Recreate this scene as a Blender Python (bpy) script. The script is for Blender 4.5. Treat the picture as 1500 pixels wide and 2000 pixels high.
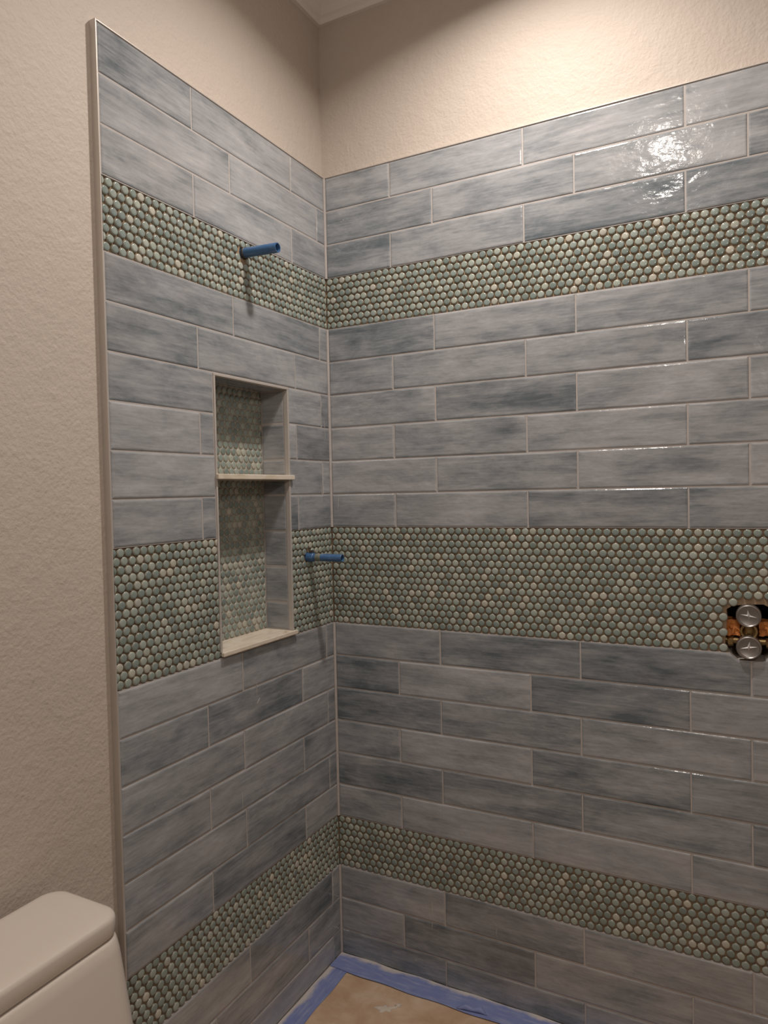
import bpy, bmesh, math, random
from mathutils import Matrix, Vector

for _o in list(bpy.data.objects):
    bpy.data.objects.remove(_o)
scene = bpy.context.scene
COL = scene.collection
random.seed(7)

# ------------------------------------------------------------------ camera
CAM = Vector((1.1601, -1.8585, 1.4290))
RIGHT = Vector((0.8849, 0.4654, -0.0214))
DOWN = Vector((-0.0059, -0.0346, -0.9994))
FWD = Vector((-0.4658, 0.8844, -0.0279))
F_PX = 1396.4
cam_data = bpy.data.cameras.new('camera')
cam_data.sensor_fit = 'VERTICAL'
cam_data.sensor_height = 36.0
cam_data.lens = F_PX / 2000.0 * 36.0
cam_data.clip_start = 0.02
cam = bpy.data.objects.new('camera', cam_data)
m3 = Matrix((RIGHT, -DOWN, -FWD)).transposed()
cam.matrix_world = Matrix.Translation(CAM) @ m3.to_4x4()
COL.objects.link(cam)
scene.camera = cam

# ------------------------------------------------------------------ light
world = bpy.data.worlds.new('world')
scene.world = world
world.use_nodes = True
world.node_tree.nodes['Background'].inputs[0].default_value = (1.0, 0.93, 0.86, 1)
world.node_tree.nodes['Background'].inputs[1].default_value = 0.02


def area(name, loc, size, power, color, spread=180, target=None):
    d = bpy.data.lights.new(name, 'AREA')
    d.shape = 'DISK'
    d.size = size
    d.energy = power
    d.color = color
    d.spread = math.radians(spread)
    o = bpy.data.objects.new(name, d)
    o.location = loc
    if target is not None:
        o.rotation_euler = (Vector(target) - Vector(loc)).to_track_quat('-Z', 'Y').to_euler()
    COL.objects.link(o)
    return o


area('shower_downlight', (0.69, -0.47, 2.885), 0.09, 13.6, (1.0, 0.925, 0.85), spread=148)
area('room_downlight', (0.81, -1.50, 2.885), 0.10, 5.5, (1.0, 0.92, 0.83))
area('vanity_light', (1.60, -2.40, 2.22), 0.24, 8.0, (1.0, 0.92, 0.83), target=(0.5, -0.3, 1.2))

scene.view_settings.view_transform = 'Standard'
scene.view_settings.look = 'None'
scene.view_settings.exposure = 0.0
scene.view_settings.gamma = 1.0
scene.view_settings.use_curve_mapping = False

# ------------------------------------------------------------------ dimensions
ZT = 2.377                     # top of the tiling
PITCH = 0.1                    # tile course
L = 0.3942                     # tile length incl. joint
BA, BB, BC = 0.1514, 0.2924, 0.1549
END = 0.8364                   # tiling ends here on the left wall
RX = 1.80                      # tiling runs to here on the right wall
CEIL = 2.925
TILE_T = 0.009
DRY = -0.017                   # drywall face relative to the tile face
ROWS = {}
for r in (1, 2, 3):
    ROWS[r] = ZT - (r - 1) * PITCH
zA0 = ZT - 3 * PITCH
zA1 = zA0 - BA
for i, r in enumerate(range(4, 10)):
    ROWS[r] = zA1 - i * PITCH
zB0 = zA1 - 6 * PITCH
zB1 = zB0 - BB
for i, r in enumerate(range(10, 16)):
    ROWS[r] = zB1 - i * PITCH
zC0 = zB1 - 6 * PITCH
zC1 = zC0 - BC
for i, r in enumerate(range(16, 19)):
    ROWS[r] = zC1 - i * PITCH
NY0, NY1, NZ0, NZ1 = -0.521, -0.213, zB1 + 0.004, ROWS[6] - 0.001     # niche opening
VALVE_HOLE = [(1.088, 1.135), (1.0875, 1.092), (1.084, 1.05), (1.0917, 1.0335), (1.110, 1.0161), (1.165, 1.017),
              (1.184, 1.0335), (1.190, 1.09), (1.186, 1.14), (1.165, 1.150), (1.13, 1.1485), (1.10, 1.1436)]
PIPE1 = (-0.386, 2.047)
PIPE2 = (-0.127, 1.2445)

# wall frames: local (a along the wall, b up, h out of the wall) -> world
R_RIGHT = Matrix(((1, 0, 0), (0, 0, -1), (0, 1, 0))).to_4x4()
R_LEFT = Matrix(((0, 0, 1), (1, 0, 0), (0, 1, 0))).to_4x4()

# ------------------------------------------------------------------ materials
MATS = {}


class NT:
    def __init__(self, name):
        self.m = bpy.data.materials.new(name)
        self.m.use_nodes = True
        self.t = self.m.node_tree
        self.b = self.t.nodes['Principled BSDF']
        MATS[name] = self.m

    def n(self, typ, **kw):
        nd = self.t.nodes.new(typ)
        for k, v in kw.items():
            if k.startswith('i_'):
                key = k[2:]
                nd.inputs[int(key) if key.isdigit() else key].default_value = v
            else:
                setattr(nd, k, v)
        return nd

    def l(self, a, b):
        self.t.links.new(a, b)

    def math(self, op, a, b=None, c=None, clamp=False):
        nd = self.n('ShaderNodeMath', operation=op, use_clamp=clamp)
        for i, v in enumerate((a, b, c)):
            if v is None:
                continue
            if isinstance(v, (int, float)):
                nd.inputs[i].default_value = v
            else:
                self.l(v, nd.inputs[i])
        return nd.outputs[0]

    def mix(self, fac, a, b):
        nd = self.n('ShaderNodeMix', data_type='RGBA')
        for sock, v in ((nd.inputs['Factor'], fac), (nd.inputs['A'], a), (nd.inputs['B'], b)):
            if isinstance(v, (int, float)):
                sock.default_value = v
            elif isinstance(v, tuple):
                sock.default_value = v if len(v) == 4 else (*v, 1)
            else:
                self.l(v, sock)
        return nd.outputs['Result']

    def ramp(self, fac, stops, interp='LINEAR'):
        nd = self.n('ShaderNodeValToRGB')
        cr = nd.color_ramp
        cr.interpolation = interp
        while len(cr.elements) < len(stops):
            cr.elements.new(0.5)
        for e, (p, c) in zip(cr.elements, stops):
            e.position = p
            e.color = (*c, 1) if len(c) == 3 else c
        self.l(fac, nd.inputs[0])
        return nd.outputs[0]

    def noise(self, vec, scale, detail=3.0, rough=0.55, dist=0.0):
        nd = self.n('ShaderNodeTexNoise')
        nd.inputs['Scale'].default_value = scale
        nd.inputs['Detail'].default_value = detail
        nd.inputs['Roughness'].default_value = rough
        nd.inputs['Distortion'].default_value = dist
        if vec is not None:
            self.l(vec, nd.inputs['Vector'])
        return nd.outputs['Fac']

    def mapping(self, vec, scale=(1, 1, 1), rot=(0, 0, 0), loc=(0, 0, 0)):
        nd = self.n('ShaderNodeMapping')
        nd.inputs['Scale'].default_value = scale
        nd.inputs['Rotation'].default_value = rot
        nd.inputs['Location'].default_value = loc
        self.l(vec, nd.inputs['Vector'])
        return nd.outputs[0]

    def bump(self, height, strength, dist, prev=None):
        nd = self.n('ShaderNodeBump')
        nd.inputs['Strength'].default_value = strength
        nd.inputs['Distance'].default_value = dist
        self.l(height, nd.inputs['Height'])
        if prev is not None:
            self.l(prev, nd.inputs['Normal'])
        return nd.outputs[0]

    def set(self, col=None, rough=None, metal=None, normal=None, spec=None, coat=None):
        for key, v in (('Base Color', col), ('Roughness', rough), ('Metallic', metal), ('Normal', normal),
                       ('Specular IOR Level', spec), ('Coat Weight', coat)):
            if v is None:
                continue
            if isinstance(v, (int, float)):
                self.b.inputs[key].default_value = v
            elif isinstance(v, tuple):
                self.b.inputs[key].default_value = (*v, 1)
            else:
                self.l(v, self.b.inputs[key])
        return self.m


def m_drywall():
    k = NT('painted_drywall')
    pos = k.n('ShaderNodeNewGeometry').outputs['Position']
    v = k.noise(pos, 3.0, 3)
    col = k.mix(v, (0.50, 0.435, 0.38), (0.56, 0.485, 0.425))
    fine = k.noise(pos, 130, 3, 0.6)
    lump = k.noise(pos, 38, 2, 0.5)
    lump = k.math('POWER', lump, 2.0)
    h = k.math('ADD', k.math('MULTIPLY', fine, 0.7), k.math('MULTIPLY', lump, 0.8))
    return k.set(col, 0.62, normal=k.bump(h, 0.55, 0.004), spec=0.3)


def m_ceiling():
    k = NT('ceiling_paint')
    pos = k.n('ShaderNodeNewGeometry').outputs['Position']
    return k.set((0.74, 0.69, 0.64), 0.7, normal=k.bump(k.noise(pos, 120, 3), 0.25, 0.003), spec=0.2)


def m_crown():
    k = NT('crown_paint')
    pos = k.n('ShaderNodeNewGeometry').outputs['Position']
    return k.set((0.74, 0.69, 0.65), 0.45, normal=k.bump(k.noise(pos, 60, 2), 0.08, 0.003))


def m_tile():
    k = NT('glazed_slate_tile')
    tc = k.n('ShaderNodeTexCoord').outputs['Object']
    rnd = k.n('ShaderNodeObjectInfo').outputs['Random']
    off = k.n('ShaderNodeCombineXYZ')
    k.l(k.math('MULTIPLY', rnd, 37.0), off.inputs[0])
    k.l(k.math('MULTIPLY', rnd, 91.0), off.inputs[1])
    k.l(k.math('MULTIPLY', rnd, 13.0), off.inputs[2])
    add = k.n('ShaderNodeVectorMath', operation='ADD')
    k.l(tc, add.inputs[0])
    k.l(off.outputs[0], add.inputs[1])
    p = add.outputs[0]
    pos = k.n('ShaderNodeNewGeometry').outputs['Position']
    streak = k.noise(k.mapping(p, (3.2, 24, 1), (0, 0, 0.06)), 1.0, 6, 0.64, 0.5)
    fine = k.noise(k.mapping(p, (18, 190, 1), (0, 0, 0.05)), 1.0, 4, 0.6, 0.3)
    blot = k.noise(k.mapping(p, (6.5, 13, 1), (0, 0, 0.35)), 1.0, 6, 0.66, 0.35)
    f = k.math('ADD', k.math('MULTIPLY', streak, 0.55), k.math('MULTIPLY', blot, 0.50))
    f = k.math('ADD', f, k.math('MULTIPLY', k.math('SUBTRACT', fine, 0.5), 0.26))
    f = k.math('ADD', f, k.math('MULTIPLY', k.math('SUBTRACT', rnd, 0.5), 0.16))
    col = k.ramp(f, [(0.32, (0.108, 0.128, 0.146)), (0.44, (0.207, 0.223, 0.240)), (0.54, (0.300, 0.307, 0.322)), (0.70, (0.415, 0.412, 0.424))])
    # dried grout haze left on the glaze
    hz = k.noise(k.mapping(pos, (3.0, 3.0, 2.2)), 1.0, 5, 0.6, 0.5)
    hz = k.math('MULTIPLY', k.math('SUBTRACT', hz, 0.50), 3.0, clamp=True)
    col = k.mix(k.math('MULTIPLY', hz, 0.36), col, (0.34, 0.305, 0.298))
    drip = k.noise(k.mapping(pos, (60, 60, 1.6)), 1.0, 3, 0.6)
    drip = k.math('MULTIPLY', k.math('SUBTRACT', drip, 0.66), 6.0, clamp=True)
    col = k.mix(k.math('MULTIPLY', drip, 0.22), col, (0.40, 0.37, 0.35))
    wave = k.noise(k.mapping(p, (17, 24, 1)), 1.0, 2, 0.5)
    pit = k.noise(k.mapping(p, (95, 120, 1)), 1.0, 2, 0.5)
    nrm = k.bump(pit, 0.22, 0.0016, k.bump(wave, 0.26, 0.008))
    ro = k.math('ADD', 0.13, k.math('MULTIPLY', hz, 0.22))
    return k.set(col, ro, normal=nrm, spec=0.5)


def m_penny(name, island):
    k = NT(name)
    if island:
        rnd = k.n('ShaderNodeNewGeometry').outputs['Random Per Island']
    else:
        rnd = k.n('ShaderNodeObjectInfo').outputs['Random']
    col = k.ramp(rnd, [(0.0, (0.155, 0.200, 0.185)), (0.28, (0.215, 0.268, 0.245)), (0.62, (0.285, 0.335, 0.300)), (0.86, (0.370, 0.410, 0.360)),
                       (0.92, (0.41, 0.43, 0.37)), (0.95, (0.46, 0.445, 0.375)), (1.0, (0.51, 0.48, 0.41))])
    r2 = k.math('FRACT', k.math('MULTIPLY', rnd, 57.3))
    col = k.mix(k.math('MULTIPLY', r2, 0.30), col, (0.20, 0.25, 0.27))
    at = k.n('ShaderNodeAttribute', attribute_name='rim')
    pos = k.n('ShaderNodeNewGeometry').outputs['Position']
    nz = k.noise(pos, 260, 3, 0.6)
    col = k.mix(k.math('MULTIPLY', nz, 0.22), col, (0.40, 0.42, 0.37))
    e = k.math('SUBTRACT', 1.0, k.math('MULTIPLY', at.outputs['Fac'], 1.6), clamp=True)
    col = k.mix(k.math('MULTIPLY', e, 0.70), col, (0.30, 0.24, 0.175))
    return k.set(col, 0.16, normal=k.bump(nz, 0.06, 0.001), spec=0.5)


def m_simple(name, c0, c1, scale, rough, bump=0.0, bdist=0.002, metal=0.0, detail=4, bscale=None, spec=None):
    k = NT(name)
    pos = k.n('ShaderNodeNewGeometry').outputs['Position']
    v = k.noise(pos, scale, detail, 0.6)
    nrm = None
    if bump:
        nrm = k.bump(v if bscale is None else k.noise(pos, bscale, 3), bump, bdist)
    return k.set(k.mix(v, c0, c1), rough, metal, nrm, spec)


m_drywall(); m_ceiling(); m_crown(); m_tile()
m_penny('glazed_penny', False)
m_penny('glazed_penny_mass', True)
m_simple('field_grout', (0.36, 0.325, 0.308), (0.51, 0.465, 0.44), 45, 0.85, 0.3, 0.001)
m_simple('tan_thinset', (0.20, 0.135, 0.085), (0.40, 0.29, 0.19), 55, 0.9, 0.5, 0.002)
m_simple('niche_grout', (0.38, 0.35, 0.305), (0.50, 0.465, 0.41), 70, 0.85, 0.3, 0.001)
m_simple('edge_metal', (0.52, 0.47, 0.43), (0.58, 0.53, 0.49), 20, 0.40, metal=0.45)
m_simple('niche_frame_metal', (0.44, 0.40, 0.37), (0.52, 0.475, 0.44), 30, 0.5, metal=0.1)
m_simple('porcelain', (0.60, 0.53, 0.475), (0.63, 0.56, 0.50), 3, 0.16)
m_simple('nickel', (0.30, 0.28, 0.27), (0.38, 0.355, 0.345), 120, 0.36, 0.05, 0.001, metal=0.9)
m_simple('nickel_bright', (0.62, 0.59, 0.57), (0.72, 0.69, 0.67), 60, 0.35, metal=0.25)
m_simple('brass', (0.22, 0.14, 0.06), (0.55, 0.40, 0.20), 60, 0.35, 0.2, 0.002, metal=0.9)
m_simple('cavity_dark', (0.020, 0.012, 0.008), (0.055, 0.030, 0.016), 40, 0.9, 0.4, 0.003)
m_simple('raw_wood', (0.30, 0.085, 0.018), (0.72, 0.27, 0.065), 55, 0.75, 0.6, 0.004)
m_simple('dark_steel', (0.05, 0.05, 0.05), (0.10, 0.095, 0.09), 50, 0.5, metal=0.4)
m_simple('rust', (0.10, 0.03, 0.015), (0.20, 0.07, 0.03), 90, 0.8)
m_simple('olive_smudge', (0.07, 0.10, 0.13), (0.30, 0.28, 0.18), 110, 0.5)
m_simple('plaster', (0.50, 0.43, 0.36), (0.62, 0.54, 0.46), 60, 0.9, 0.5, 0.003)
m_simple('screed', (0.34, 0.31, 0.28), (0.42, 0.38, 0.34), 12, 0.85, 0.3, 0.003)


def m_pipe():
    k = NT('blue_plastic')
    pos = k.n('ShaderNodeNewGeometry').outputs['Position']
    v = k.noise(pos, 60, 4, 0.6)
    s = k.noise(k.mapping(pos, (20, 260, 260)), 1.0, 3, 0.6)
    s = k.math('MULTIPLY', k.math('SUBTRACT', s, 0.55), 5.0, clamp=True)
    col = k.mix(v, (0.028, 0.080, 0.185), (0.060, 0.145, 0.300))
    col = k.mix(k.math('MULTIPLY', s, 0.35), col, (0.30, 0.38, 0.50))
    return k.set(col, 0.32)


def m_marble():
    k = NT('cream_marble')
    pos = k.n('ShaderNodeNewGeometry').outputs['Position']
    v = k.noise(k.mapping(pos, (30, 12, 30), (0, 0, 0.5)), 1.0, 6, 0.65, 1.4)
    col = k.ramp(v, [(0.30, (0.50, 0.42, 0.33)), (0.46, (0.66, 0.57, 0.46)), (0.6, (0.74, 0.66, 0.56)), (0.75, (0.58, 0.53, 0.46))])
    return k.set(col, 0.38)


def m_tape(name, axis):
    k = NT(name)
    pos = k.n('ShaderNodeNewGeometry').outputs['Position']
    sep = k.n('ShaderNodeSeparateXYZ')
    k.l(pos, sep.inputs[0])
    d = sep.outputs[0] if axis == 'x' else k.math('MULTIPLY', sep.outputs[1], -1.0)
    w = k.noise(k.mapping(pos, (9, 9, 9)), 1.0, 4, 0.6)
    lim = k.math('ADD', -0.004 if axis == 'x' else -0.015, k.math('MULTIPLY', w, 0.050 if axis == 'x' else 0.062))
    f = k.math('MULTIPLY', k.math('SUBTRACT', lim, d), 75.0, clamp=True)
    st = k.noise(k.mapping(pos, (120, 14, 1) if axis == 'x' else (14, 120, 1)), 1.0, 4, 0.6)
    st = k.math('MULTIPLY', k.math('SUBTRACT', st, 0.49), 4.0, clamp=True)
    base = k.mix(k.noise(pos, 22, 4), (0.130, 0.165, 0.36), (0.215, 0.255, 0.47))
    col = k.mix(k.math('MULTIPLY', st, 0.6), base, (0.38, 0.39, 0.48))
    col = k.mix(k.math('MULTIPLY', f, 0.88), col, (0.56, 0.50, 0.45))
    return k.set(col, 0.6, normal=k.bump(k.noise(pos, 35, 3), 0.25, 0.004))


def m_paper():
    k = NT('tan_paper')
    pos = k.n('ShaderNodeNewGeometry').outputs['Position']
    v = k.noise(pos, 9, 5, 0.6, 0.4)
    col = k.ramp(v, [(0.3, (0.40, 0.25, 0.155)), (0.5, (0.48, 0.325, 0.215)), (0.7, (0.57, 0.43, 0.315))])
    sm = k.noise(k.mapping(pos, (5, 8, 1), (0, 0, 0.6)), 1.0, 5, 0.65)
    sm = k.math('MULTIPLY', k.math('SUBTRACT', sm, 0.55), 4.0, clamp=True)
    col = k.mix(k.math('MULTIPLY', sm, 0.55), col, (0.62, 0.50, 0.40))
    return k.set(col, 0.8, normal=k.bump(k.noise(pos, 14, 3), 0.3, 0.006))


m_pipe(); m_marble(); m_tape('blue_tape_side', 'x'); m_tape('blue_tape_back', 'y'); m_paper()


# ------------------------------------------------------------------ helpers
def add(name, mesh_or_none, parent=None, mat=None, loc=None, matrix=None, **props):
    if isinstance(mesh_or_none, bmesh.types.BMesh):
        me = bpy.data.meshes.new(name)
        mesh_or_none.to_mesh(me)
        mesh_or_none.free()
    else:
        me = mesh_or_none
    o = bpy.data.objects.new(name, me)
    if me is not None and mat is not None and len(me.materials) == 0:
        me.materials.append(MATS[mat])
    COL.objects.link(o)
    if parent is not None:
        o.parent = parent
    if matrix is not None:
        o.matrix_local = matrix
    elif loc is not None:
        o.location = loc
    for k, v in props.items():
        o[k] = v
    return o


def smooth(o, ang=40):
    me = o.data
    for p in me.polygons:
        p.use_smooth = True
    try:
        me.set_sharp_from_angle(angle=math.radians(ang))
    except Exception:
        pass
    return o


def bevel(o, w, seg=2):
    md = o.modifiers.new('bevel', 'BEVEL')
    md.width = w
    md.segments = seg
    md.limit_method = 'ANGLE'
    return o


def box_into(bm, x0, x1, y0, y1, z0, z1):
    vs = [bm.verts.new((x, y, z)) for z in (z0, z1) for y in (y0, y1) for x in (x0, x1)]
    for f in ((0, 2, 3, 1), (4, 5, 7, 6), (0, 1, 5, 4), (2, 6, 7, 3), (0, 4, 6, 2), (1, 3, 7, 5)):
        bm.faces.new([vs[i] for i in f])


def box(*a):
    bm = bmesh.new()
    box_into(bm, *a)
    return bm


def plate_into(bm, outline, holes, h0, h1, M):
    """extruded polygon with holes in the local plane of M, from height h0 to h1"""
    t = bmesh.new()
    edges = []
    for loop in [outline] + list(holes):
        vs = [t.verts.new((a, b, h0)) for a, b in loop]
        for i in range(len(vs)):
            edges.append(t.edges.new((vs[i], vs[(i + 1) % len(vs)])))
    bmesh.ops.triangle_fill(t, use_beauty=True, use_dissolve=False, edges=edges)
    ret = bmesh.ops.extrude_face_region(t, geom=t.faces[:])
    bmesh.ops.translate(t, vec=(0, 0, h1 - h0), verts=[g for g in ret['geom'] if isinstance(g, bmesh.types.BMVert)])
    bmesh.ops.recalc_face_normals(t, faces=t.faces[:])
    t.transform(M)
    me = bpy.data.meshes.new('tmp')
    t.to_mesh(me)
    t.free()
    bm.from_mesh(me)
    bpy.data.meshes.remove(me)


def plate(outline, holes, h0, h1, M):
    bm = bmesh.new()
    plate_into(bm, outline, holes, h0, h1, M)
    return bm


def rect(a0, a1, b0, b1):
    return [(a0, b0), (a1, b0), (a1, b1), (a0, b1)]


def circle(a, b, r, n=14):
    return [(a + r * math.cos(2 * math.pi * i / n), b + r * math.sin(2 * math.pi * i / n)) for i in range(n)]


def offset_poly(poly, d):
    """inset a CCW polygon by d (mitred)"""
    n = len(poly)
    out = []
    for i in range(n):
        p0, p1, p2 = Vector(poly[i - 1]), Vector(poly[i]), Vector(poly[(i + 1) % n])
        e1, e2 = (p1 - p0).normalized(), (p2 - p1).normalized()
        n1, n2 = Vector((-e1.y, e1.x)), Vector((-e2.y, e2.x))
        k = n1 + n2
        q = max(0.35, 1 + n1.dot(n2))
        out.append(tuple(p1 + k * (d / q)))
    return out


def clean_poly(poly, eps=2e-4):
    out = []
    for p in poly:
        if not out or (Vector(p) - Vector(out[-1])).length > eps:
            out.append(p)
    while len(out) > 2 and (Vector(out[0]) - Vector(out[-1])).length <= eps:
        out.pop()
    return out


def rings_geo(poly, rings):
    """rings: [(inset, height, rim)] -> verts, faces, rim values (top capped)"""
    n = len(poly)
    V, Fc, A = [], [], []
    for d, h, rm in rings:
        q = poly if d == 0 else offset_poly(poly, d)
        V += [(x, y, h) for x, y in q]
        A += [rm] * n
    for k in range(len(rings) - 1):
        for i in range(n):
            j = (i + 1) % n
            Fc.append((k * n + i, k * n + j, (k + 1) * n + j, (k + 1) * n + i))
    Fc.append(tuple((len(rings) - 1) * n + i for i in range(n)))
    return V, Fc, A


def piece_mesh(name, poly, rings, mat, rim=False, smooth_all=False):
    V, Fc, A = rings_geo(poly, rings)
    me = bpy.data.meshes.new(name)
    me.from_pydata(V, [], Fc)
    if rim:
        at = me.attributes.new('rim', 'FLOAT', 'POINT')
        at.data.foreach_set('value', A)
    if smooth_all:
        me.polygons.foreach_set('use_smooth', [True] * len(me.polygons))
    me.materials.append(MATS[mat])
    me.update()
    return me


TILE_CACHE = {}


def tile(parent, M, a0, a1, b0, b1, h=0.0, joint=0.0023, poly=None, name='tile'):
    """one glazed tile, joints already taken off, on the wall frame M"""
    a0 += joint / 2; a1 -= joint / 2; b0 += joint / 2; b1 -= joint / 2
    if a1 - a0 < 0.006:
        return None
    ca, cb = (a0 + a1) / 2, (b0 + b1) / 2
    w, hh = a1 - a0, b1 - b0
    if poly is None:
        key = (round(w, 4), round(hh, 4))
        me = TILE_CACHE.get(key)
        pl = rect(-w / 2, w / 2, -hh / 2, hh / 2)
    else:
        key, me = None, None
        pl = [(x - ca, y - cb) for x, y in poly]
    if me is None:
        me = piece_mesh('tile', pl, [(0, -TILE_T, 0), (0, -0.0031, 0), (0.0008, -0.0017, 0), (0.0023, -0.0006, 0), (0.0050, 0, 0)], 'glazed_slate_tile')
        if key:
            TILE_CACHE[key] = me
    # each tile sits a hair proud, deep or tilted
    tilt = Matrix.Rotation(random.uniform(-0.0025, 0.0025), 4, 'X') @ Matrix.Rotation(random.uniform(-0.0016, 0.0016), 4, 'Y')
    return add(name, me, parent, matrix=M @ Matrix.Translation((ca, cb, h + random.uniform(-0.0004, 0.0004))) @ tilt)


def clip_rect(poly, a0, a1, b0, b1):
    def cut(pl, inside, inter):
        out = []
        for i in range(len(pl)):
            p, q = pl[i - 1], pl[i]
            ip, iq = inside(p), inside(q)
            if iq:
                if not ip:
                    out.append(inter(p, q))
                out.append(q)
            elif ip:
                out.append(inter(p, q))
        return out
    for ax, v, s in ((0, a0, 1), (0, a1, -1), (1, b0, 1), (1, b1, -1)):
        def inter(p, q, ax=ax, v=v):
            t = (v - p[ax]) / (q[ax] - p[ax])
            return (p[0] + (q[0] - p[0]) * t, p[1] + (q[1] - p[1]) * t)
        poly = cut(poly, lambda p, ax=ax, v=v, s=s: (p[ax] - v) * s >= 0, inter)
        if len(poly) < 3:
            return []
    return poly


PR = 0.00955
PITCH_A = 0.0212
DISC = [(PR * math.cos(2 * math.pi * i / 14), PR * math.sin(2 * math.pi * i / 14)) for i in range(14)]


def penny_rings(top, base):
    return [(0, base, 0.0), (0, top - 0.0026, 0.05), (0.0009, top - 0.0010, 0.30), (0.0026, top - 0.0003, 0.75), (0.0052, top, 1.0)]


def project(p):
    d = p - CAM
    z = d.dot(FWD)
    if z < 0.05:
        return None
    return 750 + F_PX * d.dot(RIGHT) / z, 1000 + F_PX * d.dot(DOWN) / z, z


def penny_field(bands, M, limit, stuff_parent, single_mat, mass_mat, hidden=None, mass_name='penny_tile_field'):
    """bands: [(parent, a0, a1, b0, b1, nrows, top, base, reject)]; the `limit` that show largest become objects, the rest one mesh"""
    items = []
    for parent, a0, a1, b0, b1, nrows, top, base, reject, ph in bands:
        step = (b1 - b0 - 2 * PR - 0.0012) / (nrows - 1)
        for r in range(nrows):
            b = b1 - PR - 0.0006 - r * step
            i0 = int(math.floor((a0 - PITCH_A) / PITCH_A))
            i1 = int(math.ceil((a1 + PITCH_A) / PITCH_A))
            for i in range(i0, i1 + 1):
                a = (i + ph + 0.5 * (r % 2)) * PITCH_A
                ja, jb = a + random.gauss(0, 0.00030), b + random.gauss(0, 0.00022)
                if ja < a0 - PR or ja > a1 + PR:
                    continue
                if reject and reject(ja, jb):
                    continue
                full = (ja - PR >= a0 and ja + PR <= a1 and jb - PR >= b0 and jb + PR <= b1)
                poly = DISC
                if not full:
                    poly = clean_poly(clip_rect(DISC, a0 - ja, a1 - ja, b0 - jb, b1 - jb), 6e-4)
                    if len(poly) < 4:
                        continue
                    xs = [p[0] for p in poly]
                    ys = [p[1] for p in poly]
                    if max(xs) - min(xs) < 0.0040 or max(ys) - min(ys) < 0.0045:
                        continue
                w = M @ Vector((ja, jb, top))
                q = project(w)
                size = 0
                if q and -5 < q[0] < 1505 and -5 < q[1] < 2005:
                    nrm = (M.to_3x3() @ Vector((0, 0, 1)))
                    v = (CAM - w)
                    size = nrm.dot(v.normalized()) / v.length_squared * (1 if full else 0.5)
                    if hidden and hidden(ja, jb):
                        size = 0
                items.append((size, parent, ja, jb, top, base, poly, full))
    items.sort(key=lambda t: -t[0])
    cache = {}
    V, Fc, A = [], [], []
    for k, (size, parent, a, b, top, base, poly, full) in enumerate(items):
        rot = random.uniform(0, 6.28) if full else 0.0
        tilt = (random.gauss(0, 0.020), random.gauss(0, 0.020))
        dh = random.gauss(0, 0.00025)
        mt = Matrix.Translation((a, b, dh)) @ Matrix.Rotation(tilt[0], 4, 'X') @ Matrix.Rotation(tilt[1], 4, 'Y') @ Matrix.Rotation(rot, 4, 'Z')
        rings = penny_rings(top, base)
        if not full:
            xs = [p[0] for p in poly]; ys = [p[1] for p in poly]
            if min(max(xs) - min(xs), max(ys) - min(ys)) < 0.012:
                rings = [(0, base, 0.0), (0, top - 0.0020, 0.05), (0.0007, top - 0.0008, 0.30), (0.0018, top - 0.0002, 0.9)]
        if k < limit and size > 0:
            if full:
                key = (top, base)
                me = cache.get(key)
                if me is None:
                    me = cache[key] = piece_mesh('penny_tile', poly, rings, single_mat, True, True)
            else:
                me = piece_mesh('penny_tile', poly, rings, single_mat, True, True)
            add('penny_tile', me, parent, matrix=M @ mt)
        else:
            v, f, at = rings_geo(poly, rings)
            o = len(V)
            V += [tuple(mt @ Vector(p)) for p in v]
            Fc += [tuple(o + i for i in q) for q in f]
            A += at
    me = bpy.data.meshes.new(mass_name)
    me.from_pydata([tuple(M @ Vector(p)) for p in V], [], Fc)
    at = me.attributes.new('rim', 'FLOAT', 'POINT')
    at.data.foreach_set('value', A)
    me.polygons.foreach_set('use_smooth', [True] * len(me.polygons))
    me.materials.append(MATS[mass_mat])
    add(mass_name, me, stuff_parent, kind='stuff')


def loft(sections, closed_bottom=True, closed_top=True, n=5):
    """rounded-rectangle rings: (cx, cy, width x, depth y, radius, z)"""
    bm = bmesh.new()
    rings = []
    for cx, cy, w, d, r, z in sections:
        r = min(r, w / 2 - 1e-4, d / 2 - 1e-4)
        ring = []
        for qx, qy, a0 in ((1, 1, 0), (-1, 1, 90), (-1, -1, 180), (1, -1, 270)):
            for i in range(n + 1):
                a = math.radians(a0 + 90 * i / n)
                ring.append(bm.verts.new((cx + qx * (w / 2 - r) + r * math.cos(a), cy + qy * (d / 2 - r) + r * math.sin(a), z)))
        rings.append(ring)
    m = len(rings[0])
    for a, b in zip(rings, rings[1:]):
        for i in range(m):
            bm.faces.new((a[i], a[(i + 1) % m], b[(i + 1) % m], b[i]))
    if closed_bottom:
        bm.faces.new(rings[0][::-1])
    if closed_top:
        bm.faces.new(rings[-1])
    return bm


def lathe(profile, M, n=28, close=False):
    """profile [(radius, height)] turned about local z, then M"""
    bm = bmesh.new()
    rings = []
    for r, h in profile:
        if r < 1e-6:
            rings.append([bm.verts.new((0, 0, h))])
        else:
            rings.append([bm.verts.new((r * math.cos(2 * math.pi * i / n), r * math.sin(2 * math.pi * i / n), h)) for i in range(n)])
    prs = list(zip(rings, rings[1:]))
    if close:
        prs.append((rings[-1], rings[0]))
    for a, b in prs:
        for i in range(n):
            j = (i + 1) % n
            if len(a) == 1 and len(b) == 1:
                continue
            if len(a) == 1:
                bm.faces.new((a[0], b[i], b[j]))
            elif len(b) == 1:
                bm.faces.new((a[i], a[j], b[0]))
            else:
                bm.faces.new((a[i], a[j], b[j], b[i]))
    bmesh.ops.recalc_face_normals(bm, faces=bm.faces[:])
    bm.transform(M)
    return bm


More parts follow.
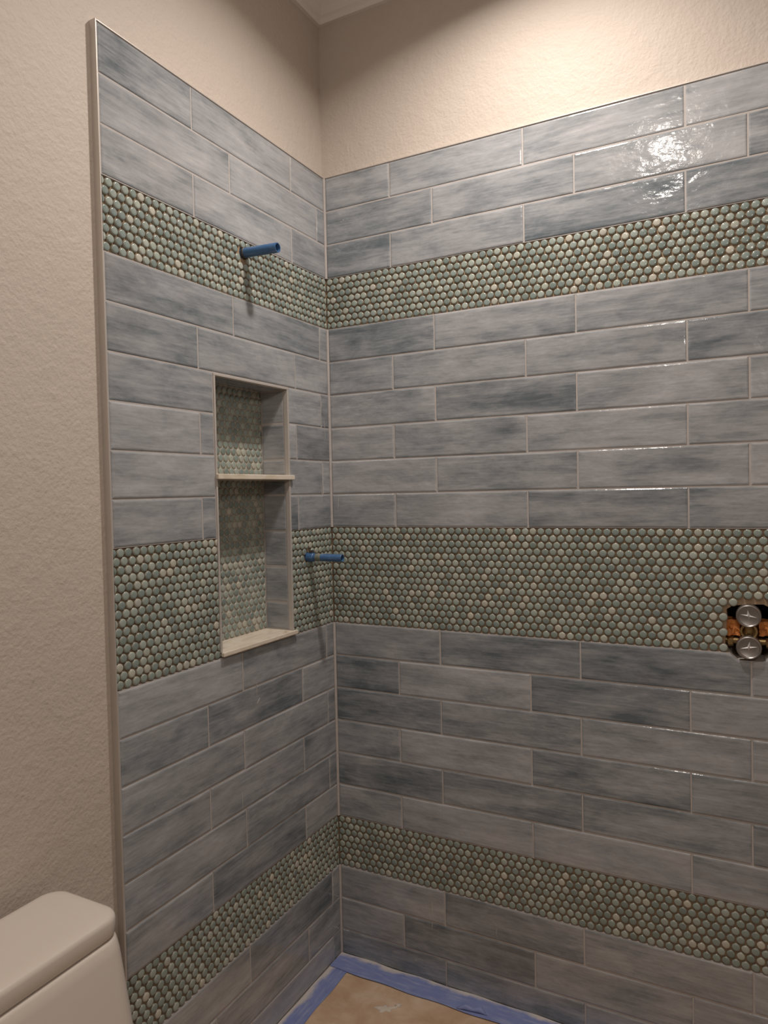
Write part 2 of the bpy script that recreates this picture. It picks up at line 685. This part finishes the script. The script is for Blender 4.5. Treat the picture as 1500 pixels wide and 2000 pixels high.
# ------------------------------------------------------------------ the room shell
ROOM_X, ROOM_Y = 2.25, -2.75
p1 = circle(PIPE1[0], PIPE1[1], 0.0155)
p2 = circle(PIPE2[0], PIPE2[1], 0.0150)
wall_left = add('wall_left', plate(rect(ROOM_Y, 0.12, 0.0, CEIL), [rect(NY0, NY1, NZ0, NZ1), p1, p2], -0.13, DRY, R_LEFT), mat='painted_drywall',
                kind='structure', label='left wall, beige textured drywall with blue grey tiling and a niche')
wall_right = add('wall_right', plate(rect(DRY, ROOM_X, 0.0, CEIL), [VALVE_HOLE], -0.13, DRY, R_RIGHT), mat='painted_drywall',
                 kind='structure', label='right wall, beige drywall above glossy blue grey tiling with mosaic bands')
add('wall_rear', box(-0.13, ROOM_X, ROOM_Y - 0.1, ROOM_Y, 0, CEIL), mat='painted_drywall', kind='structure', label='plain beige wall behind the viewer')
add('wall_side', box(ROOM_X, ROOM_X + 0.1, ROOM_Y - 0.1, 0.13, 0, CEIL), mat='painted_drywall', kind='structure', label='plain beige wall outside the right edge of view')
add('floor', box(-0.13, ROOM_X + 0.1, ROOM_Y - 0.1, 0.13, -0.1, 0.0), mat='screed', kind='structure', label='bare screed floor under the tan paper')
add('ceiling', box(-0.13, ROOM_X + 0.1, ROOM_Y - 0.1, 0.13, CEIL, CEIL + 0.1), mat='ceiling_paint', kind='structure', label='plain pale ceiling above the crown moulding')

# crown moulding: one mitred profile along both walls
CP = [(0.0, 2.838), (0.012, 2.838), (0.015, 2.846), (0.015, 2.853), (0.021, 2.857), (0.030, 2.872), (0.045, 2.888), (0.064, 2.898), (0.070, 2.902),
      (0.070, 2.909), (0.080, 2.913), (0.083, 2.925), (0.0, 2.925)]
crown = bmesh.new()
cols = []
for (px, py), (dx, dy) in (((DRY, ROOM_Y), (1, 0)), ((DRY, -DRY), (1, -1)), ((ROOM_X, -DRY), (0, -1))):
    cols.append([crown.verts.new((px + dx * o, py + dy * o, z)) for o, z in CP])
for a, b in zip(cols, cols[1:]):
    for i in range(len(CP)):
        j = (i + 1) % len(CP)
        crown.faces.new((a[i], b[i], b[j], a[j]))
bmesh.ops.recalc_face_normals(crown, faces=crown.faces[:])
add('trim_1', crown, mat='crown_paint', kind='structure', label='pale crown moulding along the top of both walls')

# metal edge profiles around the tiling
t2 = add('trim_2', box(DRY - 0.001, 0.0006, -END - 0.0034, -END, 0.0, ZT + 0.003), mat='edge_metal', kind='structure',
         label='upright metal edge strip ending the tiling on the left wall')
bevel(t2, 0.0008)
t3 = add('trim_3', box(DRY - 0.001, 0.0006, -END, 0.0, ZT, ZT + 0.0028), mat='edge_metal', kind='structure',
         label='thin metal edge strip capping the tiling on the left wall')
bevel(t3, 0.0007)
t4 = add('trim_4', box(0.0007, RX, -0.0006, -DRY + 0.001, ZT, ZT + 0.0028), mat='edge_metal', kind='structure',
         label='thin metal edge strip capping the tiling on the right wall')
bevel(t4, 0.0007)

# grout bed behind the field tiles (one part per course block) and thinset beds behind the mosaic
GH = -0.0019
BEDH = -0.0068
nich = [(NY0, NZ0), (NY1, NZ0), (NY1, NZ1), (NY0, NZ1)]
blocks = [(ZT, zA0), (zA1, zB0), (zB1, zC0), (zC1, 0.0)]
Y_IN = 0.012
for top, bot in blocks:
    holes = []
    outl = rect(-END, Y_IN, bot, top)
    if (top, bot) == blocks[1]:
        outl = [(-END, bot), (NY0, bot), (NY0, NZ1), (NY1, NZ1), (NY1, bot), (Y_IN, bot), (Y_IN, top), (-END, top)]
    add('grout_bed', plate(outl, [], DRY - 0.0005, GH, R_LEFT), wall_left, 'field_grout')
    outr = rect(-0.012, RX, bot, top)
    if (top, bot) == blocks[2]:
        outr = [(-0.012, bot), (RX, bot), (RX, top), (1.184, top), (1.165, 1.017), (1.110, 1.0161), (1.0917, top), (-0.012, top)]
    add('grout_bed', plate(outr, [], DRY - 0.0005, GH, R_RIGHT), wall_right, 'field_grout')
    # sealant bead in the corner
    bead = bmesh.new()
    tri = [(-0.001, 0.001), (0.0042, 0.001), (0.0036, -0.0016), (0.0016, -0.0036), (-0.001, -0.0042)]
    ring0 = [bead.verts.new((x, y, bot + 0.0005)) for x, y in tri]
    ring1 = [bead.verts.new((x, y, top - 0.0005)) for x, y in tri]
    for i in range(len(tri)):
        j = (i + 1) % len(tri)
        bead.faces.new((ring0[i], ring0[j], ring1[j], ring1[i]))
    bead.faces.new(ring0[::-1]); bead.faces.new(ring1)
    bmesh.ops.recalc_face_normals(bead, faces=bead.faces[:])
    add('corner_joint', bead, wall_left, 'field_grout')

band_l, band_r = [], []
for top, bot in ((zA0, zA1), (zB0, zB1), (zC0, zC1)):
    if top == zB0:
        bm = bmesh.new()
        plate_into(bm, rect(-END, NY0, bot, top), [], DRY - 0.0005, BEDH, R_LEFT)
        plate_into(bm, rect(NY1, Y_IN, bot, top), [p2], DRY - 0.0005, BEDH, R_LEFT)
        # the bed of this band is split by the niche: two pieces, each its own part
        bm.free()
        bl = add('mosaic_bed', plate(rect(-END, NY0, bot, top), [], DRY - 0.0005, BEDH, R_LEFT), wall_left, 'tan_thinset')
        bl2 = add('mosaic_bed', plate(rect(NY1, Y_IN, bot, top), [p2], DRY - 0.0005, BEDH, R_LEFT), wall_left, 'tan_thinset')
        band_l.append((bl, -END, NY0, bot, top))
        band_l.append((bl2, NY1, -0.0006, bot, top))
        outr = [(-0.012, bot), (1.0917, bot), (1.084, 1.05), (1.0875, 1.092), (1.088, 1.135), (1.10, 1.1436), (1.13, 1.1485), (1.165, 1.150),
                (1.186, 1.14), (1.190, 1.09), (1.184, bot), (RX, bot), (RX, top), (-0.012, top)]
    else:
        hl = [p1] if top == zA0 else []
        bl = add('mosaic_bed', plate(rect(-END, Y_IN, bot, top), hl, DRY - 0.0005, BEDH, R_LEFT), wall_left, 'tan_thinset')
        band_l.append((bl, -END, -0.0006, bot, top))
        outr = rect(-0.012, RX, bot, top)
    br = add('mosaic_bed', plate(outr, [], DRY - 0.0005, BEDH, R_RIGHT), wall_right, 'tan_thinset')
    band_r.append((br, 0.0006, RX, bot, top))

# ------------------------------------------------------------------ field tiles
FLOOR_Z = 0.0
for r, top in ROWS.items():
    bot = max(top - PITCH, FLOOR_Z)
    odd = r % 2 == 1
    # right wall
    cuts = [0.0025] + [c for c in [(0.2191 if odd else 0.3514) + k * L for k in range(6)] if c < RX] + [RX]
    for a0, a1 in zip(cuts, cuts[1:]):
        poly = None
        j = 0.0015
        if r == 10 and abs(a1 - (0.3514 + 2 * L)) < 1e-4:
            poly = [(a0 + j, bot + j), (a1 - j, bot + j), (a1 - j, 1.0160), (1.1135, 1.0160), (1.1075, 1.0185), (1.0965, 1.0290), (1.0905, top - j), (a0 + j, top - j)]
        elif r == 10 and abs(a0 - (0.3514 + 2 * L)) < 1e-4:
            poly = [(a0 + j, bot + j), (a1 - j, bot + j), (a1 - j, top - j), (1.184, top - j), (1.166, 1.0190), (1.160, 1.0165), (a0 + j, 1.0160)]
        tile(wall_right, R_RIGHT, a0, a1, bot, top, poly=poly)
    # left wall (a = y, negative)
    js = [0.1753, 0.5695] if odd else [0.0441, 0.4383]
    cuts = sorted([-END + 0.0015] + [-v for v in js] + [-0.0025])
    for a0, a1 in zip(cuts, cuts[1:]):
        spans = [(a0, a1)]
        if 6 <= r <= 9:
            spans = []
            if a0 < NY0:
                spans.append((a0, min(a1, NY0)))
            if a1 > NY1:
                spans.append((max(a0, NY1), a1))
        for s0, s1 in spans:
            tile(wall_left, R_LEFT, s0, s1, bot, top)


def in_poly(x, y, poly):
    c = False
    for i in range(len(poly)):
        (x0, y0), (x1, y1) = poly[i - 1], poly[i]
        if (y0 > y) != (y1 > y) and x < (x1 - x0) * (y - y0) / (y1 - y0) + x0:
            c = not c
    return c


def rej_right(a, b):
    for k in range(8):
        t = k * math.pi / 4
        if in_poly(a + 0.0055 * math.cos(t), b + 0.0055 * math.sin(t), VALVE_HOLE):
            return True
    return False


def rej_left(a, b):
    for (pa, pb) in (PIPE1, PIPE2):
        if math.hypot(a - pa, b - pb) < 0.0195:
            return True
    return False


TOPH = -0.0006
nr = {zA0: 8, zB0: 16, zC0: 8}
penny_field([(p, a0, a1, b0, b1, nr[b1], TOPH, BEDH, rej_left, 0.521) for i, (p, a0, a1, b0, b1) in enumerate(band_l)],
            R_LEFT, 300, wall_left, 'glazed_penny', 'glazed_penny_mass',
            hidden=lambda a, b: b < 0.45 and a < -0.80)
penny_field([(p, a0, a1, b0, b1, nr[b1], TOPH, BEDH, rej_right, 0.479) for i, (p, a0, a1, b0, b1) in enumerate(band_r)],
            R_RIGHT, 300, wall_right, 'glazed_penny', 'glazed_penny_mass')

# ------------------------------------------------------------------ niche
ND = 0.092
FR = 0.0062
SH0, SH1 = 1.4687, 1.4815
SI0, SI1 = zB1 + 0.0042, 1.0478
bmn = bmesh.new()
box_into(bmn, -ND - 0.02, -ND, NY0 + 0.0003, NY1 - 0.0003, NZ0 + 0.0003, NZ1 - 0.0003)
niche = add('wall_niche', bmn, mat='niche_grout', kind='structure', label='recessed niche with marble shelf and penny mosaic back in the left wall')
IY0, IY1, IZ1 = NY0 + FR, NY1 - FR, NZ1 - FR
for nm, args in (('side_panel', (-ND, -0.004, NY1 - 0.005, NY1 - 0.0004, NZ0 + 0.0004, NZ1 - 0.0004)),
                 ('side_panel', (-ND, -0.004, NY0 + 0.0004, NY0 + 0.005, NZ0 + 0.0004, NZ1 - 0.0004)),
                 ('top_panel', (-ND, -0.004, NY0 + 0.005, NY1 - 0.005, NZ1 - 0.005, NZ1 - 0.0004))):
    add(nm, box(*args), niche, 'field_grout')
# metal frame around the opening, three sides
for nm, args in (('frame_top', (-0.012, 0.0012, NY0, NY1, IZ1, NZ1)),
                 ('frame_side', (-0.012, 0.0012, NY0, IY0, SI1 - 0.0005, IZ1)),
                 ('frame_side', (-0.012, 0.0012, IY1, NY1, SI1 - 0.0005, IZ1))):
    bevel(add(nm, box(*args), niche, 'niche_frame_metal'), 0.0008)
# reveal tiles
M_RT = Matrix.Translation((0, IY1 + 0.0004, 0)) @ R_RIGHT
M_LT = Matrix.Translation((0, IY0 - 0.0004, 0)) @ Matrix(((-1, 0, 0), (0, 0, 1), (0, 1, 0))).to_4x4()
TILE_T = 0.0011 + 0.0045
zs = [IZ1] + [ROWS[6] - k * PITCH for k in (1, 2, 3, 4, 5, 6)] + [SI1]
for b1, b0 in zip(zs, zs[1:]):
    for c0, c1 in ((b0, b1),):
        # a tile course interrupted by the shelf is two pieces
        parts = [(c0, c1)]
        if c0 < SH0 < c1:
            parts = [(c0, SH0), (SH1, c1)]
        for d0, d1 in parts:
            if d1 - d0 < 0.012:
                continue
            tile(niche, M_RT, -ND + 0.001, -0.0115, d0, d1, joint=0.0016)
            tile(niche, M_LT, 0.0115, ND - 0.001, d0, d1, joint=0.0016)
M_CT = Matrix.Translation((0, 0, IZ1 + 0.0004)) @ Matrix(((0, 1, 0), (1, 0, 0), (0, 0, -1))).to_4x4()
tile(niche, M_CT, IY0, IY1, -ND + 0.001, -0.0115, joint=0.0016)
TILE_T = 0.009
# penny mosaic on the back, set nearly flush in pale grout
M_NB = Matrix.Translation((-ND, 0, 0)) @ R_LEFT
nb = [(niche, IY0 + 0.001, IY1 - 0.001, SH1 + 0.0005, IZ1 - 0.001, 13, 0.0032, -0.001, None, 0.3),
      (niche, IY0 + 0.001, IY1 - 0.001, SI1 + 0.0005, SH0 - 0.0005, 23, 0.0032, -0.001, None, 0.62)]


def niche_hidden(a, b):
    # line of sight to the back of the niche must pass the opening
    w = Vector((-ND, a, b))
    t = (0 - w.x) / (CAM.x - w.x)
    y = w.y + (CAM.y - w.y) * t
    z = w.z + (CAM.z - w.z) * t
    return not (IY0 < y < IY1 and z < IZ1 and not (SH0 < z < SH1))


penny_field(nb, M_NB, 300, niche, 'glazed_penny', 'glazed_penny_mass', hidden=niche_hidden)
# marble shelf and sill: a nose in front of the frame, narrower inside
NOSE = 0.0105
for nm, z0, z1, y0, y1 in (('shelf', SH0, SH1, -0.5225, -0.2045), ('sill', SI0, SI1, -0.5205, -0.2055)):
    out = [(-ND + 0.0002, IY0 + 0.0004), (0.0014, IY0 + 0.0004), (0.0014, y0), (NOSE, y0), (NOSE, y1), (0.0014, y1), (0.0014, IY1 - 0.0004), (-ND + 0.0002, IY1 - 0.0004)]
    o = add(nm, plate(out, [], z0, z1, Matrix.Identity(4)), niche, 'cream_marble', label='cream marble slab')
    bevel(o, 0.0016, 2)

# ------------------------------------------------------------------ blue pipe stubs
def pipe_stub(name, yz, length, r, label, droop, extras):
    root = add(name, None, loc=(0, 0, 0), label=label, category='pipe', group='blue pipe stubs on the left wall')
    root.location = (0, yz[0], yz[1])
    M = Matrix.Rotation(math.radians(90 + droop[0]), 4, 'Y') @ Matrix.Rotation(math.radians(droop[1]), 4, 'X')
    ri = r * 0.78
    prof = [(r, -0.06), (r, length - 0.001), (r - 0.0006, length), (ri + 0.0004, length), (ri, length - 0.001), (ri, 0.004), (0.0, 0.004)]
    smooth(add('tube', lathe(prof, M, 24), root, 'blue_plastic'), 50)
    for nm, prof2, mat in extras:
        smooth(add(nm, lathe(prof2, M, 24), root, mat), 40)
    return root, M


ps1, MP1 = pipe_stub('pipe_stub', PIPE1, 0.102, 0.0123, 'blue plastic pipe stub poking from the upper mosaic band', (2.5, 0.0),
                     [('seal_ring', [(0.0119, -0.004), (0.0140, -0.004), (0.0140, 0.001), (0.0119, 0.0022)], 'dark_steel')])
rs = bmesh.new()
bmesh.ops.create_icosphere(rs, subdivisions=2, radius=1.0)
rs.transform(MP1 @ Matrix.Translation((-0.002, -0.0094, 0.020)) @ Matrix.Diagonal((0.0042, 0.0026, 0.0065, 1)))
smooth(add('rust_spot', rs, ps1, 'rust'), 60)
ps2, MP2 = pipe_stub('pipe_stub', PIPE2, 0.112, 0.0108, 'blue plastic pipe stub beside the niche in the middle mosaic band', (0.0, 0.0),
                     [('coupling', [(0.0109, -0.03), (0.0132, -0.03), (0.0132, 0.013), (0.0126, 0.016), (0.0109, 0.0175)], 'blue_plastic'),
                      ('print_smudge', [(0.01085, 0.024), (0.0110, 0.0245), (0.0110, 0.041), (0.01085, 0.042)], 'olive_smudge')])
clip = bmesh.new()
box_into(clip, 0.002, 0.013, -0.0055, 0.0055, 0.0125, 0.0205)
bevel(add('clip', clip, ps2, 'dark_steel'), 0.001)

# ------------------------------------------------------------------ shower valve in its rough opening
vx = 1.1345
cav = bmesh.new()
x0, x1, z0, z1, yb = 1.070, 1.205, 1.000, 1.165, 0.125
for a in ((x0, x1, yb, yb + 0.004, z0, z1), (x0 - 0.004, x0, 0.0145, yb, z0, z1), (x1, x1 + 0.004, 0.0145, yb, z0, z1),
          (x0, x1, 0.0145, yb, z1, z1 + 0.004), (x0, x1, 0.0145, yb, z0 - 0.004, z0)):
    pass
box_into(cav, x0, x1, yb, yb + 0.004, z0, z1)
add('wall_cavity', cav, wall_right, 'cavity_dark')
# strip of rough orange timber behind the valve
for (wx0, wx1, wz0, wz1, wy) in ((1.0865, 1.1165, 1.071, 1.1075, 0.018), (1.156, 1.192, 1.074, 1.106, 0.020)):
    wb = bmesh.new()
    box_into(wb, wx0, wx1, wy, wy + 0.05, wz0, wz1)
    bmesh.ops.subdivide_edges(wb, edges=wb.edges[:], cuts=5, use_grid_fill=True)
    rg = random.Random(3)
    for v in wb.verts:
        v.co += Vector((rg.uniform(-1, 1), rg.uniform(-1, 1) * 1.6, rg.uniform(-1, 1))) * 0.0018
    add('timber_blocking', wb, wall_right, 'raw_wood')

valve = add('shower_valve', None, loc=(vx, 0.02, 1.085), label='brass shower valve with two round capped stems in the wall opening', category='valve')


def vpart(name, bm, mat, parent=valve, off=True):
    if off:
        bm.transform(Matrix.Translation(-Vector((vx, 0.02, 1.085))))
    return add(name, bm, parent, mat)


M_X = Matrix.Rotation(math.radians(90), 4, 'Y')
M_F = Matrix.Rotation(math.radians(90), 4, 'X')          # local z -> -y (towards the room)
smooth(vpart('valve_body', lathe([(0, -0.030), (0.020, -0.030), (0.024, -0.024), (0.024, 0.024), (0.020, 0.030), (0, 0.030)],
                                 Matrix.Translation((vx, 0.045, 1.085)), 24), 'brass'))
smooth(vpart('inlet_bar', lathe([(0, -0.055), (0.0085, -0.055), (0.0085, 0.055), (0, 0.055)], Matrix.Translation((vx + 0.004, 0.030, 1.0585)) @ M_X, 20), 'brass'))
smooth(vpart('hex_fitting', lathe([(0, 0), (0.0115, 0), (0.0125, 0.002), (0.0125, 0.010), (0.0115, 0.012), (0, 0.012)],
                                  Matrix.Translation((1.0895, 0.022, 1.0570)) @ M_X, 6), 'brass'), 30)
smooth(vpart('hex_fitting', lathe([(0, 0), (0.0115, 0), (0.0125, 0.002), (0.0125, 0.012), (0.0115, 0.014), (0, 0.014)],
                                  Matrix.Translation((1.170, 0.022, 1.0570)) @ M_X, 6), 'brass'), 30)
smooth(vpart('retaining_ring', lathe([(0.014, -0.004), (0.0185, -0.004), (0.0185, 0.004), (0.014, 0.004)], Matrix.Translation((vx, 0.014, 1.0845)) @ M_F, 24, True), 'brass'))
for cz, front, tilt, rz, lab in ((1.1225, -0.0055, (1.5, 1.0), -10, 'upper'), (1.0495, -0.0105, (-1.0, 0.5), 10, 'lower')):
    R = 0.0272
    M = Matrix.Translation((vx, front, cz)) @ Matrix.Rotation(math.radians(tilt[0]), 4, 'X') @ Matrix.Rotation(math.radians(tilt[1]), 4, 'Z') @ M_F
    prof = [(0, -0.040), (0.017, -0.040), (0.017, -0.022), (R - 0.001, -0.022), (R, -0.020), (R, -0.004), (R - 0.0012, -0.0012), (R - 0.0032, 0.0),
            (R - 0.0048, -0.0010), (R - 0.0058, -0.0030), (R - 0.0066, -0.0034), (0, -0.0034)]
    cap = smooth(vpart('stem_cap', lathe(prof, M, 40), 'nickel'), 35)
    cap['label'] = '%s round nickel cap with a raised star' % lab
    # raised star: three long blades, a hub and a short stub below
    st = bmesh.new()

    def blade(ang, ln, w):
        c, s = math.cos(ang), math.sin(ang)
        pts = [(0, -w, -0.0036), (ln, 0, -0.0026), (0, w, -0.0036), (ln * 0.12, 0, 0.0006)]
        vs = [st.verts.new((x * c - y * s, x * s + y * c, h)) for x, y, h in pts]
        st.faces.new((vs[0], vs[1], vs[3])); st.faces.new((vs[1], vs[2], vs[3])); st.faces.new((vs[2], vs[0], vs[3])); st.faces.new((vs[0], vs[2], vs[1]))
    r0 = math.radians(rz)
    blade(math.radians(90) - r0 * 0.8, 0.0155, 0.0038)
    blade(r0, 0.0182, 0.0029)
    blade(math.pi + r0, 0.0182, 0.0029)
    blade(math.radians(-90) - r0 * 0.6, 0.0085, 0.0030)
    bmesh.ops.recalc_face_normals(st, faces=st.faces[:])
    st.transform(M)
    vpart('star_emblem', st, 'nickel_bright', cap)

# ------------------------------------------------------------------ floor covering
def sheet(x0, x1, y0, y1, nx, ny, z, thick, amp, seed, edge=0.0):
    """thin sheet with thickness and gentle wrinkles"""
    rg = random.Random(seed)
    ph = [(rg.uniform(6, 30), rg.uniform(6, 30), rg.uniform(0, 6.28)) for _ in range(6)]
    bm = bmesh.new()
    g = {}
    for k in (0, 1):
        for i in range(nx + 1):
            for j in range(ny + 1):
                x = x0 + (x1 - x0) * i / nx
                y = y0 + (y1 - y0) * j / ny
                w = sum(math.sin(a * x + b * y + c) for a, b, c in ph) / 6
                ex = edge * math.sin(41 * y + seed) * (1 if i == nx else (-1 if i == 0 else 0)) * 0.5
                ey = edge * math.sin(37 * x + seed) * (1 if j == ny else (-1 if j == 0 else 0)) * 0.5
                g[k, i, j] = bm.verts.new((x + ex, y + ey, z + amp * (0.5 + 0.5 * w) + thick * k))
    for i in range(nx):
        for j in range(ny):
            bm.faces.new((g[1, i, j], g[1, i + 1, j], g[1, i + 1, j + 1], g[1, i, j + 1]))
            bm.faces.new((g[0, i, j], g[0, i, j + 1], g[0, i + 1, j + 1], g[0, i + 1, j]))
    for i in range(nx):
        bm.faces.new((g[0, i, 0], g[0, i + 1, 0], g[1, i + 1, 0], g[1, i, 0]))
        bm.faces.new((g[0, i + 1, ny], g[0, i, ny], g[1, i, ny], g[1, i + 1, ny]))
    for j in range(ny):
        bm.faces.new((g[0, 0, j + 1], g[0, 0, j], g[1, 0, j], g[1, 0, j + 1]))
        bm.faces.new((g[0, nx, j], g[0, nx, j + 1], g[1, nx, j + 1], g[1, nx, j]))
    return bm


smooth(add('floor_paper', sheet(0.03, 1.75, -0.86, -0.03, 40, 20, 0.0003, 0.0008, 0.0010, 5), mat='tan_paper', label='tan protective paper covering the shower floor', category='paper'))
smooth(add('masking_tape', sheet(0.002, 0.064, -0.86, -0.004, 4, 40, 0.0024, 0.0004, 0.0008, 2, 0.003), mat='blue_tape_side',
           label='blue masking tape along the foot of the left tiled wall', category='tape', group='blue masking tape around the floor paper'))
mt = add('masking_tape', sheet(0.004, 1.75, -0.076, -0.002, 60, 4, 0.0040, 0.0004, 0.0009, 4, 0.004), mat='blue_tape_back',
         label='blue masking tape along the foot of the right tiled wall', category='tape', group='blue masking tape around the floor paper')
smooth(mt)
# torn corner of the tape, curled up
fl = bmesh.new()
rows = []
for i in range(11):
    t = i / 10
    row = []
    for k in range(9):
        q = k / 8
        lift = math.sin(math.pi * q) ** 0.8 * (0.45 + 0.55 * math.sin(5.3 * q + 0.6) ** 2)
        ang = 0.15 + t * 3.3
        rr = 0.011 * lift + 0.0012
        row.append((0.412 + 0.085 * q + 0.010 * t * math.sin(4 * q), -0.0745 + 0.012 * q + rr * (1.0 - math.cos(ang)) * 0.9 + 0.004 * t, 0.0053 + rr * math.sin(min(ang, 2.9)) * 1.25))
    rows.append(row)
gv = [[fl.verts.new(p) for p in r] for r in rows]
for i in range(10):
    for j in range(8):
        fl.faces.new((gv[i][j], gv[i][j + 1], gv[i + 1][j + 1], gv[i + 1][j]))
fo = smooth(add('torn_flap', fl, mt, 'blue_tape_back'), 80)
sd = fo.modifiers.new('thick', 'SOLIDIFY')
sd.thickness = 0.0005
# dried plaster
def splat(x, y, r, seed, label):
    rg = random.Random(seed)
    b = bmesh.new()
    n = 22
    rad = [r * (0.72 + 0.22 * math.sin(2 * 6.283 * i / n + seed) + 0.16 * math.sin(5 * 6.283 * i / n) + rg.uniform(-0.22, 0.22)) for i in range(n)]
    loops = []
    for f, h in ((1.0, 0.0), (0.92, 0.0022), (0.6, 0.0036)):
        loops.append([b.verts.new((f * rad[i] * math.cos(6.283 * i / n) * 1.25, f * rad[i] * math.sin(6.283 * i / n) * 0.8, h + rg.uniform(0, 0.0006) * (h > 0))) for i in range(n)])
    c = b.verts.new((0, 0, 0.0034))
    for a, d in zip(loops, loops[1:]):
        for i in range(n):
            b.faces.new((a[i], a[(i + 1) % n], d[(i + 1) % n], d[i]))
    for i in range(n):
        b.faces.new((loops[-1][i], loops[-1][(i + 1) % n], c))
    b.faces.new(loops[0][::-1])
    b.transform(Matrix.Rotation(0.5, 4, 'Z'))
    smooth(add('plaster_splat', b, loc=(x, y, 0.0018), mat='plaster', label=label, category='plaster'), 60)


splat(0.262, -0.132, 0.010, 5, 'small dab of dried plaster next to the larger splat on the paper')
splat(0.235, -0.158, 0.024, 2, 'dried pale plaster splat on the tan floor paper')

# ------------------------------------------------------------------ toilet
toilet = add('toilet', None, loc=(0.11, -1.215, 0.0), label='white one piece toilet with a rounded tank lid by the left wall', category='toilet')


def tpart(name, bm, ang=60):
    bm.transform(Matrix.Translation(-Vector((0.11, -1.215, 0.0))))
    return smooth(add(name, bm, toilet, 'porcelain'), ang)


TX0 = 0.022
def sec(front, right, z, r, back=TX0, left=-1.425):
    right -= 0.012
    return ((back + front) / 2, (left + right) / 2, front - back, right - left, r, z)


tpart('tank', loft([sec(0.285, -0.990, 0.30, 0.05, left=-1.445), sec(0.250, -0.988, 0.42, 0.05, left=-1.445), sec(0.222, -0.989, 0.56, 0.045, left=-1.442),
                    sec(0.203, -0.993, 0.665, 0.042, left=-1.437), sec(0.198, -0.995, 0.683, 0.042, left=-1.435), sec(0.194, -0.998, 0.6875, 0.040, left=-1.432),
                    sec(0.185, -1.006, 0.6885, 0.036, left=-1.424)], n=8), 50)
tpart('tank_lid', loft([sec(0.186, -1.001, 0.6895, 0.034, left=-1.429), sec(0.192, -0.997, 0.691, 0.036, left=-1.433), sec(0.194, -0.996, 0.695, 0.036, left=-1.434),
                        sec(0.1945, -0.9955, 0.7165, 0.036, left=-1.434), sec(0.1930, -0.997, 0.7215, 0.035, left=-1.433), sec(0.1895, -1.000, 0.7247, 0.034, TX0 + 0.002, -1.430),
                        sec(0.184, -1.005, 0.7262, 0.031, TX0 + 0.006, -1.425), sec(0.172, -1.016, 0.7268, 0.026, TX0 + 0.014, -1.412)], n=8), 70)


def oval(cx, cy, rx, ry, z, n=36):
    return [(cx + rx * math.cos(2 * math.pi * i / n), cy + ry * math.sin(2 * math.pi * i / n), z) for i in range(n)]


def oval_loft(rs):
    bm = bmesh.new()
    g = [[bm.verts.new(p) for p in oval(*r)] for r in rs]
    n = len(g[0])
    for a, b in zip(g, g[1:]):
        for i in range(n):
            bm.faces.new((a[i], a[(i + 1) % n], b[(i + 1) % n], b[i]))
    bm.faces.new(g[0][::-1]); bm.faces.new(g[-1])
    return bm


tpart('bowl', oval_loft([(0.38, -1.215, 0.30, 0.125, 0.0), (0.38, -1.215, 0.295, 0.12, 0.05), (0.39, -1.215, 0.29, 0.13, 0.18), (0.42, -1.215, 0.30, 0.165, 0.32),
                         (0.44, -1.215, 0.295, 0.183, 0.385), (0.44, -1.215, 0.29, 0.180, 0.40)]))
tpart('seat_lid', oval_loft([(0.455, -1.215, 0.265, 0.180, 0.401), (0.455, -1.215, 0.270, 0.185, 0.410), (0.455, -1.215, 0.268, 0.183, 0.432), (0.455, -1.215, 0.250, 0.165, 0.442)]))


# ------------------------------------------------------------------ grout drips dried on the glaze
def drip(parent, M, a, b, w, ln, slant=0.0):
    rg = random.Random(int(a * 1e4) + int(b * 1e3))
    b_ = bmesh.new()
    n = 7
    prof = []
    for i in range(n + 1):
        t = i / n
        ww = w * (0.35 + 0.65 * math.sin(math.pi * min(1, t + 0.12)) ** 0.6) * rg.uniform(0.75, 1.2) * (0.5 if i in (0, n) else 1)
        prof.append((slant * t + rg.uniform(-0.15, 0.15) * w, ln * (0.5 - t), ww))
    L_, C_, R_ = [], [], []
    for x, y, ww in prof:
        L_.append(b_.verts.new((x - ww / 2, y, -0.0003)))
        C_.append(b_.verts.new((x, y, 0.0006)))
        R_.append(b_.verts.new((x + ww / 2, y, -0.0003)))
    for i in range(n):
        b_.faces.new((L_[i], L_[i + 1], C_[i + 1], C_[i]))
        b_.faces.new((C_[i], C_[i + 1], R_[i + 1], R_[i]))
        b_.faces.new((R_[i], R_[i + 1], L_[i + 1], L_[i]))
    smooth(add('grout_drip', b_, parent, 'field_grout', matrix=M @ Matrix.Translation((a, b, 0.0003))), 60)


for a, b, w, ln, sl in ((-0.386, 0.925, 0.0022, 0.036, 0.0), (-0.374, 0.893, 0.0020, 0.012, -0.012), (-0.455, 0.660, 0.0022, 0.040, 0.001), (-0.745, 0.765, 0.0020, 0.007, 0.0),
                        (-0.790, 1.452, 0.0022, 0.010, 0.0), (-0.0555, 1.43, 0.0016, 0.055, 0.003), (-0.030, 1.62, 0.0018, 0.060, 0.004)):
    drip(wall_left, R_LEFT, a, b, w, ln, sl)
for a, b, w, ln, sl in ((0.022, 0.890, 0.0022, 0.007, 0.0), (0.027, 1.395, 0.0020, 0.040, -0.005), (0.310, 0.215, 0.0024, 0.050, 0.0), (0.310, 0.165, 0.0022, 0.026, 0.0),
                        (0.505, 0.200, 0.0022, 0.030, 0.0), (0.255, 0.050, 0.0060, 0.006, 0.0), (0.905, 0.800, 0.0026, 0.004, 0.0), (0.930, 0.230, 0.0022, 0.012, 0.004)):
    drip(wall_right, R_RIGHT, a, b, w, ln, sl)
